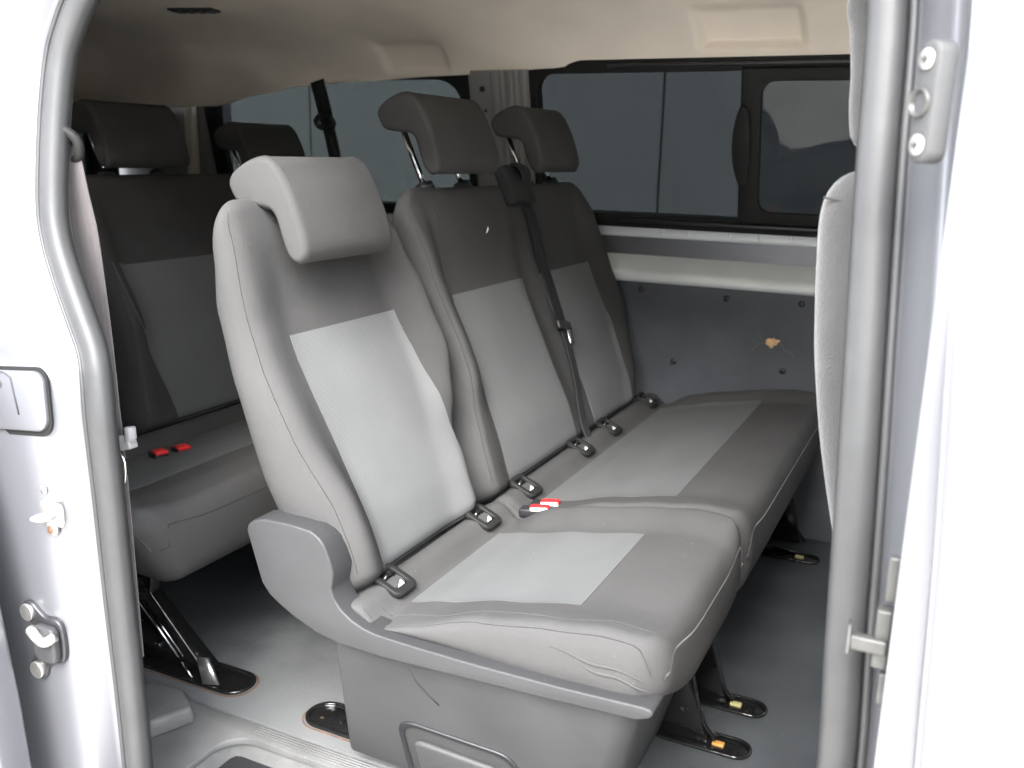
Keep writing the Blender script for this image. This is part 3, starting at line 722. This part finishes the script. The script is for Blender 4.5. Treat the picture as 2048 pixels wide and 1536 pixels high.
# pedestal skirt under the cover
top = [(-.035, .192), (.400, .192), (.420, .212), (.425, .56), (-.035, .56)]; bot = [(-.075, .285), (.325, .285), (.345, .305), (.345, .56), (-.075, .56)]
g = G(); rr = []
for f in (0, .33, .66, 1.): rr.append([Vector((a+(c-a)*f, b+(d-b)*f, -.02+(-.30+.02)*f)) for (a, b), (c, d) in zip(top, bot)])
g.loft(rr); pd = g.out('pedestal', M['skirt'], ss, bevel=.010, seg=3)
pn = Vector((0, -.28, -.093)).normalized(); po = Vector((0, .192, -.02)); pB = Vector((0, -.093, .28)).normalized()
def pf(off=0): return (po+pn*off, (1, 0, 0), pB, pn)
pk = rrect(.04, .235, -.34, -.168, .03); pk = [(a, b-.03*(a-.04)) for a, b in pk]
g = G(); g.ring(pk, [(.1375+(a-.1375)*.91, -.254+(b+.254)*.91) for a, b in pk], .0045, pf(-.001)); g.out('pocket_rim', M['plastic_dk'], pd, bevel=.003)
pk2 = rrect(.065, .205, -.34, -.20, .016); pk2 = [(a, b-.05*(a-.04)) for a, b in pk2]
g = G(); g.prism(pk2, .010, pf(-.001)); g.out('pocket_lid', M['skirt'], pd, bevel=.006, seg=3)
g = G(); g.tube([po+pn*.0006+Vector((a, 0, 0))+pB*b for a, b in ((.085, -.055), (.092, -.075), (.108, -.098), (.122, -.112))], .0009, 6); g.out('scratch_mark', M['rubber_dk'], pd)
# ---- double seat
ds = thing('double_seat', 'black cloth double bench seat beside the far wall with a shoulder belt across it', 'van seat', (.1, 1.1, FL), 'second row seats')
P = double_back(0); o = seat_back('backrest', P, ds, [(.019, .392, DL, DM), (.019, .392, FLm, FR)]); back_seams(P, o)
P.seam([(.045+.5*i/30, DL(.045+.5*i/30)-.004) for i in range(31)], .0009).out('bolster_seam', M['fabric_seam'], o)
PD = P
head_rest(0, .874, .128, .130, ds); head_rest(0, 1.328, .116, .130, ds)
P = cushion(0, .652, 1.558); g = P.mesh(ny=90); cu = g.out('seat_cushion', M['fabric'], ds); cush_seams(P, cu, .652, 1.558)
P.patch(.046, .300, lambda x: lerp([(.04, .728), (.3, .742)], x), lambda x: 1.49, ny=60).out('seat_insert', M['insert_seat'], cu)
for y in (.735, 1.015, 1.19, 1.47): anchor(0, y, ds)
buckle((.062, .668, -.004), (.9, .10, .10), ds); buckle((.068, .702, -.004), (.9, .10, .10), ds); buckle((.055, 1.165, -.020), (.85, .2, .10), ds)
for y in (.70, 1.50):
    g = G(); g.loft([[Vector((.36, y-.012, -.07)), Vector((.20, y-.012, -.07)), Vector((.20, y+.012, -.07)), Vector((.36, y+.012, -.07))],
                     [Vector((.42, y+.026, FL+.006)), Vector((.34, y+.026, FL+.006)), Vector((.34, y+.05, FL+.006)), Vector((.42, y+.05, FL+.006))]])
    g.tube([(.345, y+.02, -.09), (.385, y+.03, -.20), (.405, y+.03, -.28), (.43, y+.035, FL+.01)], .004, 8)
    g.out('leg', M['gloss_black'], ds, bevel=.003)
for y in (.57,):
    g = G(); g.loft([[Vector((.34, y-.012, -.07)), Vector((.20, y-.012, -.07)), Vector((.20, y+.012, -.07)), Vector((.34, y+.012, -.07))],
                     [Vector((.42, y+.026, FL+.006)), Vector((.34, y+.026, FL+.006)), Vector((.34, y+.05, FL+.006)), Vector((.42, y+.05, FL+.006))]])
    g.tube([(.345, y+.02, -.09), (.385, y+.03, -.20), (.405, y+.03, -.28), (.43, y+.035, FL+.01)], .004, 8)
    g.out('leg', M['gloss_black'], ss, bevel=.003)
# belt outlet on the double seat's shoulder
bm_ = bmap(0)
g = G(); g.loft([[bm_(h, y, w_) for (y, w_) in ((1.065, .035), (1.07, .058), (1.10, .066), (1.15, .066), (1.18, .058), (1.185, .03), (1.15, .02), (1.10, .02))] for h in (.545, .56, .60, .625, .63)])
g.out('belt_outlet', M['web_blk'], ds, bevel=.012)
# ---- rear bench
X3 = -.84
rb = thing('rear_bench', 'dark rear bench seat behind the second row, in the shade', 'van seat', (X3+.1, .9, FL))
P = single_back(X3); o = seat_back('backrest', P, rb, [(.019, .392, SL, SR)]); back_seams(P, o)
P = double_back(X3); o = seat_back('backrest', P, rb, [(.019, .392, lambda h: lerp([(0, .735), (.4, .690)], h), FR)]); back_seams(P, o)
head_rest(X3, .40, .12, .17, rb); head_rest(X3, .866, .125, .118, rb); head_rest(X3, 1.315, .12, .085, rb)
P = cushion(X3, .197, 1.558); g = P.mesh(ny=90); cu = g.out('seat_cushion', M['fabric'], rb); cush_seams(P, cu, .197, 1.558)
P.patch(.046, .304, lambda x: .28, lambda x: 1.48, ny=60).out('seat_insert', M['insert_seat'], cu)
buckle((X3+.118, .548, .010), (.8, -.4, .10), rb, False, .025); buckle((X3+.135, .592, .010), (.8, -.4, .10), rb, False, .025)
# rear bench leg and latch by the door
g = G(); lx = X3+.22; y = .39
g.loft([[Vector((lx+.06, y-.016, -.075)), Vector((lx-.06, y-.016, -.075)), Vector((lx-.06, y+.016, -.075)), Vector((lx+.06, y+.016, -.075))],
        [Vector((lx+.035, y-.014, -.19)), Vector((lx-.05, y-.014, -.19)), Vector((lx-.05, y+.014, -.19)), Vector((lx+.035, y+.014, -.19))],
        [Vector((lx+.17, y-.02, FL+.008)), Vector((lx-.08, y-.02, FL+.008)), Vector((lx-.08, y+.02, FL+.008)), Vector((lx+.17, y+.02, FL+.008))]])
for (dx, dz) in ((-.03, -.24), (0, -.285), (.06, -.285), (-.035, -.30)): g.tube([(lx+dx, y-.014, dz), (lx+dx, y-.03, dz)], .009, 12)
lg = g.out('leg', M['gloss_black'], rb, bevel=.004)
g = G(); g.tube([(lx+.025, y-.03, -.20), (lx+.115, y-.03, -.292)], .0026, 8); g.tube([(lx+.035, y-.026, -.20), (lx+.122, y-.026, -.29)], .0016, 8); g.tube([(lx+.125, y-.032, -.298), (lx+.155, y-.04, FL+.008)], .002, 8); g.out('release_wire', M['chrome'], lg)
g = G(); g.loft([[Vector((lx+.158, y-.03, FL+.045)), Vector((lx+.178, y-.024, FL+.045)), Vector((lx+.18, y-.02, FL+.044)), Vector((lx+.158, y-.026, FL+.044))], [Vector((lx+.185, y-.045, FL+.006)), Vector((lx+.212, y-.035, FL+.006)), Vector((lx+.212, y-.03, FL+.005)), Vector((lx+.185, y-.04, FL+.005))]]); g.out('spring_tongue', M['steel'], lg)
tray(lx+.115, y-.01, .30, .075, van, None, True, False)
# ---- front seat seen past the front pillar
fs = thing('front_seat', 'light grey front seat back just behind the front door pillar', 'van seat', (.75, .4, FL))
fp = [(.640, .612), (.60, .611), (.578, .598), (.568, .57), (.569, .52), (.573, .46), (.577, .42), (.588, .35), (.603, .28), (.625, .19), (.65, .08), (.66, -.02), (.70, -.05), (.78, -.05), (.79, .1), (.775, .3), (.755, .5), (.73, .59), (.69, .612)]
def soft_extrude(fp, y0, y1, r=.03, n=8, k0=.0):
    Pp = smooth_path([(a, b, 0) for a, b in fp], 3, True); cx_ = sum(p.x for p in Pp)/len(Pp); cz_ = sum(p.y for p in Pp)/len(Pp); rings = []
    L = []
    for i in range(n+1): q = math.pi/2*i/n; L.append((y0+r*(1-math.sin(q)), r*(1-math.cos(q))))
    L = L[::-1]
    L = [(y0+r*(1-math.cos(math.pi/2*i/n)), r*(1-math.sin(math.pi/2*i/n))) for i in range(n+1)]
    L += [(y0+y1-a, b) for a, b in reversed(L)]
    for y, ins in L:
        ring = []
        for i, p in enumerate(Pp):
            a, b = Pp[i-1], Pp[(i+1) % len(Pp)]; tx, ty = b.x-a.x, b.y-a.y; l = math.hypot(tx, ty)
            nx, ny = -ty/l, tx/l
            if (cx_-p.x)*nx+(cz_-p.y)*ny < 0: nx, ny = -nx, -ny
            ring.append(Vector((p.x+nx*ins, y, p.y+ny*ins)))
        rings.append(ring)
    g = G(); g.loft(rings); return g
soft_extrude(fp, .18, .66, .022).out('backrest', M['fabric_light'], fs)
fh = [(.66, .80), (.61, .80), (.578, .79), (.569, .765), (.574, .74), (.579, .70), (.581, .665), (.589, .635), (.62, .625), (.66, .632), (.68, .70), (.69, .77)]
soft_extrude(fh, .215, .50, .02).out('head_rest', M['fabric_light'], fs)
g = G(); g.box((.625, .3, .618), (.02, .02, .05)); g.out('post', M['plastic_dk'], fs)
g = G(); g.tube([Vector((x, .1815, z)) for x, z in ((.572, .585), (.60, .580), (.64, .562), (.68, .545))], .0012, 6); g.out('seam', M['fabric_seam'], fs)

# ================================================================== belts
sb = thing('seat_belt', 'worn brown grey seat belt hanging down the rear door pillar with a grey tongue', 'seat belt', (-.37, .12, .6), 'seat belts')
wp = smooth_path([(-.376, .115, .62), (-.372, .115, .56), (-.366, .118, .48), (-.360, .12, .36), (-.356, .12, .25), (-.352, .12, .16), (-.350, .12, .02), (-.348, .12, -.12)], 6)
wd = [.026+.022*min(1, i/10) for i in range(len(wp))]
strap(wp, wd, .0016, (1, .12, 0), 5).out('webbing', M['web_tan'], sb)
g = G(); g.tube(smooth_path([(-.398, .11, .628), (-.378, .10, .640), (-.358, .11, .625), (-.360, .115, .605), (-.378, .12, .598), (-.396, .115, .607)], 5, True), .0065, 10, closed=True); g.out('guide_ring', M['frame'], sb)
g = G(); g.box((-.335, .113, .213), (.070, .016, .020), Matrix.Rotation(-.25, 3, 'Y')); g.tube([(-.308, .113, .220), (-.303, .112, .228), (-.305, .113, .242)], .0085, 10); tg_ = g.out('tongue', M['tongue'], sb, bevel=.005)
g = G(); g.tube(smooth_path([(-.338, .108, .198), (-.316, .108, .196), (-.316, .108, .164), (-.326, .108, .157), (-.338, .108, .164)], 4, True), .0028, 8, closed=True); g.out('tongue_plate', M['chrome'], tg_)
b2 = thing('seat_belt', 'black shoulder belt with metal tongue lying across the double seat backrest', 'seat belt', bm_(.58, 1.14, .05), 'seat belts')
def onP(h, y, off): return PD.pt(h, y, 1, off)
wp = [bm_(.632, 1.115, .058), bm_(.622, 1.125, .070), bm_(.60, 1.138, .071)]+[onP(h, y, .006) for h, y in ((.56, 1.158), (.51, 1.176), (.45, 1.190), (.38, 1.193), (.32, 1.185), (.26, 1.172))]
wp = smooth_path(wp, 5); strap(wp, .046, .002, (0, 1, 0), 5).out('webbing', M['web_blk'], b2)
wp = smooth_path([onP(h, y, .006) for h, y in ((.265, 1.172), (.20, 1.160), (.14, 1.142), (.08, 1.118), (.03, 1.095))]+[Vector((.02, 1.085, -.01))], 5)
strap(wp, .026, .004, (0, 1, .15), 3).out('webbing', M['web_blk'], b2)
ctr = onP(.262, 1.168, .012); R = Matrix((Vector((0, 1, 0)), Vector((-S25, 0, C25)), Vector((C25, 0, S25)))).transposed()
R2 = R @ Matrix.Rotation(-.25, 3, 'Z')
g = G(); g.box(ctr, (.062, .022, .012), R2); tt = g.out('tongue', M['plastic_dk'], b2, bevel=.004)
g = G(); g.box(ctr+R2 @ Vector((.016, -.026, .002)), (.020, .036, .003), R2); g.out('tongue_plate', M['chrome'], tt, bevel=.001)
b3 = thing('seat_belt', 'black seat belt hanging in front of the rear quarter window', 'seat belt', (-1.0, 1.5, .75), 'seat belts')
wp = smooth_path([(-1.03, 1.51, .81), (-1.012, 1.51, .75), (-.995, 1.505, .70)], 5); strap(wp, .045, .002, (1, .1, .2), 4).out('webbing', M['web_blk'], b3)
wp = smooth_path([(-.995, 1.505, .70), (-.97, 1.50, .62), (-.94, 1.49, .50), (-.92, 1.47, .38)], 5); strap(wp, .036, .002, (1, .3, .2), 4).out('webbing', M['web_blk'], b3)
g = G(); g.tube(smooth_path([(-1.025, 1.495, .70), (-1.0, 1.49, .715), (-.968, 1.495, .70), (-.975, 1.50, .682), (-1.015, 1.50, .682)], 4, True), .008, 8, closed=True); g.out('guide_ring', M['plastic_dk'], b3)
# tiny scrap of lint on the middle backrest
p0 = PD.pt(.502, .955, 1, .003); g = G(); g.tube([p0+Vector((0, -.004, -.006)), p0+Vector((.001, 0, .001)), p0+Vector((0, .002, .006))], [.0008, .0018, .0006], 6)
li = g.out('lint_scrap', M['white']); li['label'] = 'tiny white scrap of lint on the black upper backrest'; li['category'] = 'lint'
